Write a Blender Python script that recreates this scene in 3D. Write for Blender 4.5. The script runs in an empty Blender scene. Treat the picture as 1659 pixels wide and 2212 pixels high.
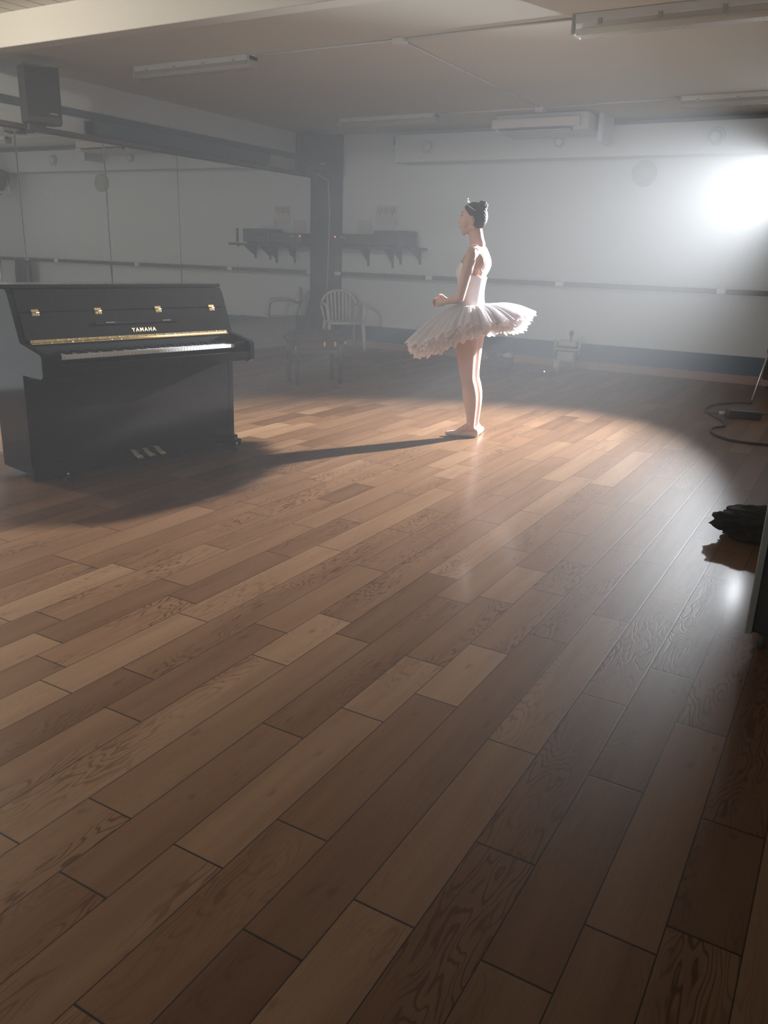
import bpy, bmesh, math, random
from mathutils import Vector as V, Matrix, noise
PI = math.pi
C = bpy.context.scene.collection
sc = bpy.context.scene

# ------------------------------------------------------------------ helpers
class MB:
    """collects shapes, then links them as ONE mesh object"""
    def __init__(s): s.v = []; s.f = []; s.sm = []
    def add(s, vs, fs, smooth=False, M=None):
        o = len(s.v)
        s.v += [tuple((M @ V(p)) if M is not None else p) for p in vs]
        s.f += [tuple(i + o for i in f) for f in fs]
        s.sm += [smooth] * len(fs)
        return s
    def box(s, c, d, M=None, b=0.0):
        x, y, z = c; a, e, h = d[0]/2, d[1]/2, d[2]/2
        b = min(b, a*.45, e*.45, h*.45)
        if b <= 0:
            vs = [(x+i*a, y+j*e, z+k*h) for i in (-1, 1) for j in (-1, 1) for k in (-1, 1)]
            return s.add(vs, [(0,1,3,2),(4,6,7,5),(0,4,5,1),(2,3,7,6),(0,2,6,4),(1,5,7,3)], False, M)
        bm = bmesh.new(); bmesh.ops.create_cube(bm, size=1)
        bmesh.ops.scale(bm, vec=(d[0], d[1], d[2]), verts=bm.verts)
        bmesh.ops.bevel(bm, geom=bm.edges[:], offset=b, segments=2, affect='EDGES', profile=.5)
        bmesh.ops.translate(bm, vec=c, verts=bm.verts)
        return s.bm(bm, M)
    def bm(s, bm, M=None, smooth=False):
        bm.verts.index_update()
        s.add([v.co[:] for v in bm.verts], [[v.index for v in f.verts] for f in bm.faces], smooth, M); bm.free(); return s
    def tube(s, pts, r, n=10, M=None, cap=True, smooth=True, flat=None, up=None):
        """sweep of circles through pts; r number or list; flat=(a,b) scales the two axes"""
        pts = [V(p) for p in pts]; R = r if isinstance(r, (list, tuple)) else [r]*len(pts)
        vs = []; fs = []
        t0 = (pts[1]-pts[0]).normalized()
        ref = V(up) if up else (V((0,0,1)) if abs(t0.z) < .9 else V((1,0,0)))
        for i, p in enumerate(pts):
            t = ((pts[min(i+1, len(pts)-1)] - pts[max(i-1, 0)])).normalized()
            a = t.cross(ref)
            if a.length < 1e-5: a = t.orthogonal()
            a.normalize(); b2 = a.cross(t).normalized()
            if not up: ref = b2
            fa, fb = flat if flat else (1, 1)
            for k in range(n):
                q = 2*PI*k/n
                vs.append(tuple(p + a*math.cos(q)*R[i]*fa + b2*math.sin(q)*R[i]*fb))
        for i in range(len(pts)-1):
            for k in range(n):
                k2 = (k+1) % n
                fs.append((i*n+k, i*n+k2, (i+1)*n+k2, (i+1)*n+k))
        s.add(vs, fs, smooth, M)
        if cap:
            m = len(pts)-1; o = len(s.v) - len(vs)
            s.f += [tuple(o+k for k in range(n))[::-1], tuple(o+m*n+k for k in range(n))]; s.sm += [False, False]
        return s
    def lathe(s, prof, n=20, M=None, smooth=True):
        """prof: (radius, z) pairs around z"""
        vs = []; fs = []
        for r, z in prof:
            for k in range(n): q = 2*PI*k/n; vs.append((r*math.cos(q), r*math.sin(q), z))
        for i in range(len(prof)-1):
            for k in range(n):
                k2 = (k+1) % n; fs.append((i*n+k, i*n+k2, (i+1)*n+k2, (i+1)*n+k))
        fs.append(tuple(range(n))[::-1]); fs.append(tuple((len(prof)-1)*n+k for k in range(n)))
        return s.add(vs, fs, smooth, M)
    def ball(s, c, r, M=None, n=16, m=10, rot=None):
        rx, ry, rz = (r, r, r) if not isinstance(r, (tuple, list)) else r
        vs = [(0, 0, -1)]; 
        for j in range(1, m):
            a = -PI/2 + PI*j/m
            for k in range(n): q = 2*PI*k/n; vs.append((math.cos(a)*math.cos(q), math.cos(a)*math.sin(q), math.sin(a)))
        vs.append((0, 0, 1)); fs = []
        for k in range(n): fs.append((0, 1+(k+1) % n, 1+k))
        for j in range(m-2):
            for k in range(n):
                a = 1+j*n+k; b = 1+j*n+(k+1) % n; fs.append((a, b, b+n, a+n))
        o = 1+(m-2)*n
        for k in range(n): fs.append((o+k, o+(k+1) % n, len(vs)-1))
        L = Matrix.Translation(V(c)) @ (rot.to_4x4() if rot else Matrix.Identity(4)) @ Matrix.Diagonal((rx, ry, rz, 1))
        return s.add(vs, fs, True, (M @ L) if M is not None else L)
    def cone2(s, a, b, ra, rb, n=14, flat=(1, 1), up=None):
        """tapered capsule with round ends"""
        a, b = V(a), V(b); d = (b-a).normalized(); P = []; R = []
        for k in range(5): q = PI/2*(1-k/4.0); P.append(a - d*ra*math.sin(q)*.98); R.append(max(ra*math.cos(q), 1e-4))
        for k in range(1, 4): t = k/4; P.append(a.lerp(b, t)); R.append(ra*(1-t)+rb*t)
        for k in range(5): q = PI/2*k/4.0; P.append(b + d*rb*math.sin(q)*.98); R.append(max(rb*math.cos(q), 1e-4))
        return s.tube(P, R, n, flat=flat, up=up)
    def prism(s, poly, axis, lo, hi, M=None):
        """2-D polygon extruded along axis 0/1/2"""
        def mk(u, w, h):
            return {0: (h, u, w), 1: (u, h, w), 2: (u, w, h)}[axis]
        n = len(poly); vs = [mk(u, w, lo) for u, w in poly] + [mk(u, w, hi) for u, w in poly]
        fs = [tuple(range(n)), tuple(range(n, 2*n))[::-1]] + [(i, i+n, (i+1) % n+n, (i+1) % n) for i in range(n)]
        return s.add(vs, fs, False, M)
    def mesh(s, name):
        me = bpy.data.meshes.new(name); me.from_pydata(s.v, [], s.f)
        for p, sm in zip(me.polygons, s.sm): p.use_smooth = sm
        bm = bmesh.new(); bm.from_mesh(me); bmesh.ops.recalc_face_normals(bm, faces=bm.faces); bm.to_mesh(me); bm.free()
        me.update(); return me
    def build(s, name, mat, parent=None):
        me = s.mesh(name); me.materials.append(mat)
        o = bpy.data.objects.new(name, me); C.objects.link(o); o.parent = parent
        return o

def smooth_path(pts, k=6):
    P = [V(p) for p in pts]; o = []
    for i in range(len(P)-1):
        a, b, c, d = P[max(i-1, 0)], P[i], P[i+1], P[min(i+2, len(P)-1)]
        for j in range(k):
            t = j/k; o.append(tuple(.5*((2*b)+(-a+c)*t+(2*a-5*b+4*c-d)*t*t+(-a+3*b-3*c+d)*t**3)))
    return o+[tuple(P[-1])]
def tag(o, label=None, cat=None, group=None, kind=None):
    if label: o['label'] = label
    if cat: o['category'] = cat
    if group: o['group'] = group
    if kind: o['kind'] = kind
    return o
def thing(name, label, cat, loc=(0, 0, 0), rz=0, group=None):
    o = bpy.data.objects.new(name, None); o.empty_display_size = .1; C.objects.link(o)
    o.location = loc; o.rotation_euler = (0, 0, rz)
    return tag(o, label, cat, group)
def struct(name, mb, mat, parent=None):
    o = mb.build(name, mat, parent)
    if parent is None: o['kind'] = 'structure'
    return o
def copy_tree(o, parent=None):
    c = o.copy(); C.objects.link(c); c.parent = parent
    for ch in list(o.children): copy_tree(ch, c)
    return c
def unit(mb, name, mat, parent, label=None):
    o = mb.build(name, mat, parent)
    if label: o['label'] = label
    return o

# ------------------------------------------------------------------ materials
def mat(name, col, rough=.5, metal=0, spec=.5, bump=None, var=None, coat=0, trans=0, emit=None, sheen=0):
    m = bpy.data.materials.new(name); m.use_nodes = True; nt = m.node_tree; b = nt.nodes['Principled BSDF']
    b.inputs['Base Color'].default_value = (*col, 1); b.inputs['Roughness'].default_value = rough
    b.inputs['Metallic'].default_value = metal; b.inputs['Specular IOR Level'].default_value = spec
    b.inputs['Coat Weight'].default_value = coat; b.inputs['Coat Roughness'].default_value = .05
    b.inputs['Sheen Weight'].default_value = sheen
    b.inputs['Transmission Weight'].default_value = trans
    if emit: b.inputs['Emission Color'].default_value = (*emit[0], 1); b.inputs['Emission Strength'].default_value = emit[1]
    tc = nt.nodes.new('ShaderNodeTexCoord')
    if var:  # var=(scale, amount): gentle mottling
        n = nt.nodes.new('ShaderNodeTexNoise'); n.inputs['Scale'].default_value = var[0]; n.inputs['Detail'].default_value = 4
        nt.links.new(tc.outputs['Object'], n.inputs['Vector'])
        r = nt.nodes.new('ShaderNodeMapRange'); r.inputs[3].default_value = 1-var[1]; r.inputs[4].default_value = 1+var[1]
        nt.links.new(n.outputs[0], r.inputs[0])
        mx = nt.nodes.new('ShaderNodeVectorMath'); mx.operation = 'SCALE'; mx.inputs[0].default_value = col
        nt.links.new(r.outputs[0], mx.inputs[3]); nt.links.new(mx.outputs[0], b.inputs['Base Color'])
    if bump:
        n = nt.nodes.new('ShaderNodeTexNoise'); n.inputs['Scale'].default_value = bump[0]; n.inputs['Detail'].default_value = 3
        nt.links.new(tc.outputs['Object'], n.inputs['Vector'])
        bp = nt.nodes.new('ShaderNodeBump'); bp.inputs['Strength'].default_value = bump[1]; bp.inputs['Distance'].default_value = bump[2]
        nt.links.new(n.outputs[0], bp.inputs['Height']); nt.links.new(bp.outputs[0], b.inputs['Normal'])
    return m

M = {}
M['wall'] = mat('wall_paint', (.68, .73, .74), .75, var=(1.3, .03), bump=(60, .15, .002))
M['wall_left'] = mat('side_wall_paint', (.66, .70, .70), .75, var=(1.1, .03), bump=(60, .15, .002))
M['ceil'] = mat('ceiling_paint', (.70, .685, .59), .85, var=(.8, .04), bump=(40, .12, .002))
M['beam'] = mat('beam_paint', (.72, .69, .62), .7, var=(1.0, .04))
M['blue'] = mat('blue_wall_band', (.045, .10, .15), .6, var=(3, .06))
M['blue2'] = mat('blue_trim_paint', (.07, .105, .135), .6, var=(3, .06))
M['base'] = mat('brown_wood_skirting', (.36, .235, .19), .45, var=(6, .1))
M['cap'] = mat('skirting_cap', (.55, .45, .38), .45)
M['column'] = mat('dark_corner_paint', (.040, .040, .044), .7, var=(3, .08))
M['rail'] = mat('dark_rail', (.09, .065, .052), .45, var=(12, .1))
M['white'] = mat('white_enamel', (.72, .72, .70), .4)
M['plastic'] = mat('white_chair_plastic', (.66, .61, .60), .45, var=(4, .04))
M['black'] = mat('black_plastic', (.02, .02, .022), .45)
M['blackcloth'] = mat('black_cloth', (.014, .0135, .014), .85, spec=.12, bump=(90, .4, .003))
M['piano'] = mat('polished_black_lacquer', (.008, .007, .007), .09, coat=0, spec=.27, bump=(1.2, .02, .01))
M['piano_in'] = mat('black_key_wood', (.008, .008, .009), .25)
M['ivory'] = mat('white_key', (.88, .87, .85), .25)
M['brass'] = mat('brass', (.72, .52, .24), .28, 1)
M['pedal'] = mat('pedal_brass', (.80, .66, .42), .35, .5)
M['chrome'] = mat('chrome', (.8, .8, .8), .15, 1)
M['rubber'] = mat('dark_rubber', (.03, .03, .03), .7)
M['bench'] = mat('dark_brown_bench_wood', (.028, .016, .012), .25, coat=.3)
M['leather'] = mat('dark_bench_leather', (.022, .014, .013), .45, bump=(45, .2, .002))
M['skin'] = mat('skin', (.62, .37, .28), .5, spec=.35, var=(7, .04))
M['hair'] = mat('dark_brown_hair', (.022, .012, .010), .6, spec=.2, bump=(120, .5, .003))
M['satin'] = mat('white_satin_bodice', (.80, .73, .73), .4, spec=.3, sheen=.3, var=(9, .03))
M['tights'] = mat('pink_tights', (.66, .44, .37), .6, spec=.3, var=(6, .03), sheen=.2)
M['slipper'] = mat('pale_pink_slipper', (.66, .50, .42), .5, sheen=.2)
M['eye'] = mat('dark_eye', (.02, .015, .012), .3)
M['sclera'] = mat('eye_white', (.62, .58, .55), .3)
M['brow'] = mat('eyebrow', (.07, .04, .03), .7)
M['lip'] = mat('lips', (.50, .17, .15), .45)
M['crystal'] = mat('tiara_crystal', (.9, .9, .92), .12, 1)
M['steel'] = mat('brushed_steel', (.55, .55, .56), .3, 1)
M['alu'] = mat('aluminium_edge', (.30, .30, .28), .45, .6)
M['paper'] = mat('paper', (.62, .58, .57), .8)
M['ink'] = mat('poster_ink', (.22, .13, .13), .8)
M['gold_letter'] = mat('gold_letter', (.85, .74, .50), .3, .6)
M['amp'] = mat('black_amplifier', (.03, .03, .034), .5)
M['display'] = mat('pale_label', (.6, .62, .62), .5)
M['led_red'] = mat('red_led', (.6, .05, .02), .5, emit=((1, .12, .04), 6))
M['led_orange'] = mat('orange_led', (.6, .2, .05), .5, emit=((1, .4, .12), 5))
M['fill_bulb'] = mat('fill_lamp_bulb', (.9, .8, .6), .4, emit=((1, .8, .55), 4))  # glowing bulb of the added fill lamp
M['greyplastic'] = mat('pale_grey_plastic', (.42, .43, .40), .5)
M['duct'] = mat('duct_paint', (.62, .66, .67), .65, var=(2, .03))
M['acpanel'] = mat('warm_white_panel', (.70, .66, .62), .5)
M['speaker'] = mat('dark_speaker_shell', (.022, .021, .021), .6, bump=(70, .3, .003))
M['lens'] = mat('lamp_lens', (.9, .9, .95), .1, emit=((.85, .92, 1), 30))
M['tube'] = mat('unlit_tube', (.75, .75, .70), .3)

for k_ in ('led_red', 'led_orange', 'fill_bulb', 'lens'): M[k_].cycles.emission_sampling = 'NONE'
def mirror_mat():
    m = bpy.data.materials.new('mirror_glass'); m.use_nodes = True; b = m.node_tree.nodes['Principled BSDF']
    b.inputs['Base Color'].default_value = (.80, .84, .82, 1); b.inputs['Metallic'].default_value = 1; b.inputs['Roughness'].default_value = .0
    return m
M['mirror'] = mirror_mat()
def diffuser_mat():
    m = bpy.data.materials.new('clear_diffuser'); m.use_nodes = True; nt = m.node_tree; nt.nodes.clear()
    o = nt.nodes.new('ShaderNodeOutputMaterial'); mx = nt.nodes.new('ShaderNodeMixShader'); t = nt.nodes.new('ShaderNodeBsdfTransparent')
    p = nt.nodes.new('ShaderNodeBsdfPrincipled'); p.inputs['Base Color'].default_value = (.62, .60, .52, 1); p.inputs['Roughness'].default_value = .2
    mx.inputs[0].default_value = .5
    nt.links.new(t.outputs[0], mx.inputs[1]); nt.links.new(p.outputs[0], mx.inputs[2]); nt.links.new(mx.outputs[0], o.inputs[0]); return m
M['diffuser'] = diffuser_mat()
def tulle_mat(tr=.10):
    m = bpy.data.materials.new('white_tulle'); m.use_nodes = True; nt = m.node_tree; nt.nodes.clear()
    o = nt.nodes.new('ShaderNodeOutputMaterial'); mx = nt.nodes.new('ShaderNodeMixShader'); t = nt.nodes.new('ShaderNodeBsdfTransparent')
    d = nt.nodes.new('ShaderNodeBsdfDiffuse'); l = nt.nodes.new('ShaderNodeBsdfTranslucent'); m2 = nt.nodes.new('ShaderNodeMixShader')
    d.inputs[0].default_value = (.94, .91, .92, 1); l.inputs[0].default_value = (.95, .91, .93, 1); m2.inputs[0].default_value = .58; mx.inputs[0].default_value = 1-tr
    nt.links.new(d.outputs[0], m2.inputs[1]); nt.links.new(l.outputs[0], m2.inputs[2])
    nt.links.new(t.outputs[0], mx.inputs[1]); nt.links.new(m2.outputs[0], mx.inputs[2]); nt.links.new(mx.outputs[0], o.inputs[0]); return m
M['tulle'] = tulle_mat()

def floor_mat():
    m = bpy.data.materials.new('oak_planks'); m.use_nodes = True; nt = m.node_tree; N = nt.nodes; L = nt.links; b = N['Principled BSDF']
    uv = N.new('ShaderNodeUVMap'); uv.uv_map = 'UVMap'
    at = N.new('ShaderNodeAttribute'); at.attribute_name = 'plank'     # r tone 0..1, g seed, b grain strength
    a2 = N.new('ShaderNodeAttribute'); a2.attribute_name = 'plank_len'  # r length
    sep = N.new('ShaderNodeSeparateColor'); L.new(at.outputs['Color'], sep.inputs[0])
    su = N.new('ShaderNodeSeparateXYZ'); L.new(uv.outputs[0], su.inputs[0])
    def math_(op, a, bb=None, c=None):
        n = N.new('ShaderNodeMath'); n.operation = op
        for i, x in enumerate((a, bb, c)):
            if x is None: continue
            if isinstance(x, (int, float)): n.inputs[i].default_value = x
            else: L.new(x, n.inputs[i])
        return n.outputs[0]
    u, v = su.outputs[0], su.outputs[1]; tone, seed, gs = sep.outputs[0], sep.outputs[1], sep.outputs[2]
    def vec(x, y, z):
        n = N.new('ShaderNodeCombineXYZ')
        for i, q in enumerate((x, y, z)):
            if isinstance(q, (int, float)): n.inputs[i].default_value = q
            else: L.new(q, n.inputs[i])
        return n.outputs[0]
    def noi(vc, sc_, det=2, ro=.5):
        n = N.new('ShaderNodeTexNoise'); n.inputs['Scale'].default_value = sc_; n.inputs['Detail'].default_value = det; n.inputs['Roughness'].default_value = ro
        L.new(vc, n.inputs['Vector']); return n.outputs[0]
    sd = math_('MULTIPLY', seed, 57.0)
    n1 = noi(vec(math_('MULTIPLY', u, 9), math_('MULTIPLY', v, 1.7), sd), 1.0, 2.8, .5)      # smooth height whose contours are the cathedral grain
    rings = math_('SINE', math_('MULTIPLY', n1, 135))
    rings = math_('MAXIMUM', rings, 0); rings = math_('POWER', rings, 2.2)
    patch = noi(vec(math_('MULTIPLY', u, 7), math_('MULTIPLY', v, 1.6), math_('ADD', sd, 9)), 1.0, 1)
    pr = N.new('ShaderNodeMapRange'); pr.inputs[1].default_value = .42; pr.inputs[2].default_value = .68; L.new(patch, pr.inputs[0])
    rings = math_('MULTIPLY', rings, math_('MULTIPLY', pr.outputs[0], gs))
    fine = noi(vec(math_('MULTIPLY', u, 230), math_('MULTIPLY', v, 7), sd), 1.0, 3, .6)
    soft = noi(vec(math_('MULTIPLY', u, 14), math_('MULTIPLY', v, 1.0), math_('ADD', sd, 3)), 1.0, 3)
    knot = noi(vec(math_('MULTIPLY', u, 22), math_('MULTIPLY', v, 9), math_('ADD', sd, 21)), 1.0, 1)
    kr = N.new('ShaderNodeMapRange'); kr.inputs[1].default_value = .72; kr.inputs[2].default_value = .82; L.new(knot, kr.inputs[0])
    ramp = N.new('ShaderNodeValToRGB'); e = ramp.color_ramp.elements
    e[0].position = 0; e[0].color = (.066, .026, .009, 1); e[1].position = 1; e[1].color = (.235, .137, .074, 1)
    m1 = ramp.color_ramp.elements.new(.5); m1.color = (.140, .070, .033, 1)
    t2 = math_('ADD', tone, math_('MULTIPLY', math_('SUBTRACT', soft, .5), .55)); t2 = math_('ADD', t2, math_('MULTIPLY', math_('SUBTRACT', fine, .5), .22))
    t2 = math_('SUBTRACT', t2, math_('MULTIPLY', rings, .85)); t2 = math_('SUBTRACT', t2, math_('MULTIPLY', kr.outputs[0], .3))
    L.new(t2, ramp.inputs[0])
    # the milled gap between planks
    W = .1495
    eu = math_('MINIMUM', u, math_('SUBTRACT', W, u)); ev = math_('MINIMUM', v, math_('SUBTRACT', a2.outputs['Fac'], v))
    eu2 = math_('MULTIPLY', eu, 1.0)
    ed = math_('MINIMUM', eu2, math_('MULTIPLY', ev, .6))
    gp = N.new('ShaderNodeMapRange'); gp.inputs[1].default_value = .0008; gp.inputs[2].default_value = .0021; L.new(ed, gp.inputs[0])  # 0 in the gap
    bv = N.new('ShaderNodeMapRange'); bv.inputs[1].default_value = .0; bv.inputs[2].default_value = .004; L.new(ed, bv.inputs[0])
    mixc = N.new('ShaderNodeMix'); mixc.data_type = 'RGBA'; L.new(gp.outputs[0], mixc.inputs['Factor']); mixc.inputs[6].default_value = (.014, .008, .005, 1); L.new(ramp.outputs[0], mixc.inputs[7])
    L.new(mixc.outputs[2], b.inputs['Base Color'])
    h = math_('ADD', math_('MULTIPLY', rings, -.30), math_('MULTIPLY', bv.outputs[0], .4)); h = math_('ADD', h, math_('MULTIPLY', fine, .10))
    wav = noi(vec(math_('MULTIPLY', u, 20), math_('MULTIPLY', v, 3), math_('ADD', sd, 30)), 1.0, 1); h = math_('ADD', h, math_('MULTIPLY', wav, .5))
    bp = N.new('ShaderNodeBump'); bp.inputs['Strength'].default_value = .5; bp.inputs['Distance'].default_value = .0009; L.new(h, bp.inputs['Height']); L.new(bp.outputs[0], b.inputs['Normal'])
    rr = N.new('ShaderNodeMapRange'); rr.inputs[3].default_value = .36; rr.inputs[4].default_value = .46; L.new(fine, rr.inputs[0]); L.new(rr.outputs[0], b.inputs['Roughness'])
    b.inputs['Specular IOR Level'].default_value = .12; b.inputs['Coat Weight'].default_value = .11; b.inputs['Coat Roughness'].default_value = .15
    return m
M['floor'] = floor_mat()

def slat_ceiling_mat():
    m = mat('slatted_near_ceiling', (.74, .70, .62), .7); nt = m.node_tree; b = nt.nodes['Principled BSDF']
    tc = nt.nodes.new('ShaderNodeTexCoord'); w = nt.nodes.new('ShaderNodeTexWave'); w.wave_type = 'BANDS'; w.bands_direction = 'X'; w.inputs['Scale'].default_value = 1.6
    w.inputs['Distortion'].default_value = 1.2; w.inputs['Detail'].default_value = 0; nt.links.new(tc.outputs['Object'], w.inputs['Vector'])
    r = nt.nodes.new('ShaderNodeMapRange'); r.inputs[1].default_value = 0; r.inputs[2].default_value = .04; nt.links.new(w.outputs['Fac'], r.inputs[0])
    bp = nt.nodes.new('ShaderNodeBump'); bp.inputs['Distance'].default_value = .004; nt.links.new(r.outputs[0], bp.inputs['Height']); nt.links.new(bp.outputs[0], b.inputs['Normal'])
    mx = nt.nodes.new('ShaderNodeMix'); mx.data_type = 'RGBA'; mx.inputs[6].default_value = (.35, .31, .26, 1); mx.inputs[7].default_value = (.74, .70, .62, 1)
    nt.links.new(r.outputs[0], mx.inputs['Factor']); nt.links.new(mx.outputs[2], b.inputs['Base Color'])
    return m
M['slat'] = slat_ceiling_mat()

# ------------------------------------------------------------------ the room
XL, XR, YB, YF, ZC, ZN = -7.5, 2.6, 10.66, -2.6, 2.96, 3.14
def build_floor():
    joints = {-17: [4.54], -16: [4.86], -15: [2.85], -12: [4.09], -11: [3.98], -10: [2.31, 3.24, 4.58], -9: [1.8, 2.73, 3.66, 4.07, 4.5], -8: [1.68, 2.3, 3.22, 4.71, 5.3, 5.73], -7: [1.57, 2.19, 2.82, 3.43, 4.05, 4.51, 4.89], -6: [3.02, 4.27, 4.7], -5: [1.67, 3.44, 3.85, 5.32, 6.05], -4: [1.47, 2.18, 2.91, 4.35, 5.52], -3: [0.95, 1.98, 2.39, 3.84, 4.88, 5.94], -2: [1.15, 2.28, 3.01, 4.14, 5.08], -1: [0.94, 1.66, 2.8, 3.52], 0: [1.14, 1.86, 2.27, 2.9, 3.32, 3.93], 1: [0.73, 1.34, 2.06, 2.48, 3.1, 3.51, 4.67], 2: [1.03, 2.68, 3.92, 4.47], 3: [1.22, 1.95, 2.99, 3.72, 5.2], 4: [1.53, 2.36, 3.29, 4.23, 4.65, 5.41], 5: [1.94, 2.66, 3.7], 6: [2.35, 3.08], 7: [1.51]}
    tones = [(-10, 1.96, 0.9), (-9, 1.67, -0.5), (-8, 1.94, -0.55), (-6, 1.88, 0.7), (-7, 1.51, -0.45), (-6, 1.35, 0.7), (-5, 1.44, -0.8), (-4, 1.68, -0.2), (-4, 1.29, 0.0), (-3, 1.15, 0.3), (-3, 2.16, 0.9), (1, 2.28, 1.0), (0, 2.5, -0.2), (-2, 2.5, -0.8), (-9, 3.98, -0.9), (-7, 2.47, -0.75), (4, 1.86, 0.8), (3, 2.64, 0.5), (-2, 4.71, 0.5), (-5, 3.24, -0.9), (-14, 3.1, -0.8), (-5, 6.21, -0.6), (-2, 0.93, 0.0), (2, 0.9, -0.9), (4, 1.4, -0.5), (7, 1.68, -0.4), (-10, 3.85, 0.0), (-1, 2.17, -0.7), (-2, 1.78, -0.2), (-4, 2.03, -0.6), (5, 2.16, -0.6), (1, 1.51, -0.4), (4, 1.72, -0.5), (-9, 2.62, 0.3), (-11, 2.49, -0.2), (2, 4.34, -0.4), (-5, 2.67, -0.3), (5, 2.99, -0.3), (4, 2.54, -0.2), (0, 1.02, -0.1), (-2, 1.22, -0.1)]
    strong = [(0, 2.5, 1.4), (-2, .93, 1.2), (5, 2.99, 1.5), (4, 2.54, 1.0), (6, 2.7, 1.4), (4, 3.0, 1.2), (-5, 1.44, .5), (2, 3.3, .9), (1, 2.8, 1.0), (3, 2.64, .5), (7, 2.3, 1.0), (8, 2.6, 1.2)]
    X0, Wd = -1.1863, .1495; rnd = random.Random(4)
    vs = []; fs = []; uvs = []; cols = []; lens = []
    for k in range(int((XL-X0)/Wd)-1, int((XR-X0)/Wd)+1):
        x0 = max(X0+k*Wd, XL); x1 = min(X0+(k+1)*Wd, XR)
        if x1 <= x0: continue
        js = sorted(joints.get(k, [rnd.uniform(2, 4)]))
        while js[-1] < YB: js.append(js[-1]+rnd.choice([.41, .62, .72, .93, 1.13, 1.44]))
        while js[0] > YF: js.insert(0, js[0]-rnd.choice([.62, .72, .93, 1.13]))
        for a, b in zip(js, js[1:]):
            a = max(a, YF); b = min(b, YB)
            if b-a < .01: continue
            t = rnd.gauss(0, .42); g = rnd.choice([.05, .1, .2, .3, .5, .8])
            for kk, y, tt in tones:
                if kk == k and a < y < b: t = tt
            for kk, y, gg in strong:
                if kk == k and a < y < b: g = gg
            t = max(0, min(1, .47+.31*t)); sd = rnd.random(); o = len(vs)
            vs += [(x0, a, 0), (x1, a, 0), (x1, b, 0), (x0, b, 0)]; fs.append((o, o+1, o+2, o+3))
            uvs += [(0, 0), (x1-x0, 0), (x1-x0, b-a), (0, b-a)]
            cols += [(t, sd, g, 1)]*4; lens += [b-a]*4
    # slab below so that the floor has thickness
    me = bpy.data.meshes.new('floor'); o = len(vs)
    vs += [(XL, YF, -.1), (XR, YF, -.1), (XR, YB, -.1), (XL, YB, -.1)]; fs.append((o+3, o+2, o+1, o)); uvs += [(.05, .05)]*4; cols += [(.5, .5, 0, 1)]*4; lens += [5]*4
    me.from_pydata(vs, [], fs)
    ul = me.uv_layers.new(name='UVMap')
    ul.data.foreach_set('uv', [c for q in uvs for c in q])
    ca = me.attributes.new(name='plank', type='FLOAT_COLOR', domain='CORNER')
    ca.data.foreach_set('color', [c for q in cols for c in q])
    la = me.attributes.new(name='plank_len', type='FLOAT', domain='CORNER'); la.data.foreach_set('value', lens)
    me.materials.append(M['floor']); ob = bpy.data.objects.new('floor', me); C.objects.link(ob); ob['kind'] = 'structure'
build_floor()
struct('wall_left', MB().box((XL-.1, (YB+YF)/2, 1.6), (.2, YB-YF, 3.3)), M['wall_left'])
struct('wall_back', MB().box(((XL+XR)/2, YB+.1, 1.6), (XR-XL+.4, .2, 3.3)), M['wall'])
struct('wall_right', MB().box((XR+.1, (YB+YF)/2, 1.6), (.2, YB-YF, 3.3)), M['wall'])
struct('wall_front', MB().box(((XL+XR)/2, YF-.1, 1.6), (XR-XL+.4, .2, 3.3)), M['wall'])
struct('ceiling', MB().box(((XL+XR)/2, (5.13+YB)/2, ZC+.14), (XR-XL, YB-5.13, .28)), M['ceil'])
struct('ceiling_near', MB().box(((XL+XR)/2, (4.98+YF)/2, ZN+.05), (XR-XL, 4.98-YF, .1)), M['slat'])
struct('trim_1', MB().box(((XL+XR)/2, 5.055, 3.06), (XR-XL, .15, .34), b=.008), M['beam'])          # beam where the ceiling steps down
struct('trim_2', MB().box(((XL+XR)/2, 5.20, 2.945), (XR-XL, .03, .03), b=.004), M['beam'])
struct('baseboard_back', MB().box(((-6.93+XR)/2, YB-.012, .045), (XR+6.93, .024, .09)).box(((-6.93+XR)/2, YB-.016, .095), (XR+6.93, .032, .012), b=.003), M['base'])
struct('trim_3', MB().box(((-6.93+XR)/2, YB-.004, .212), (XR+6.93, .008, .222)), M['blue'])          # blue band above the skirting
struct('baseboard_left', MB().box((XL+.008, (YB+YF)/2, .035), (.016, YB-YF-.02, .07)), M['wall_left'])
struct('trim_4', MB().box((XL+.012, (YF+10.25)/2, 2.645), (.024, 10.25-YF, .07)), M['blue2'])        # painted batten along the left wall
struct('trim_5', MB().box((-7.22, YB-.03, 1.48), (.56, .06, 2.96)).box((XL+.012, YB-.2, 1.48), (.024, .4, 2.96)), M['column'])          # dark corner panel

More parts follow.
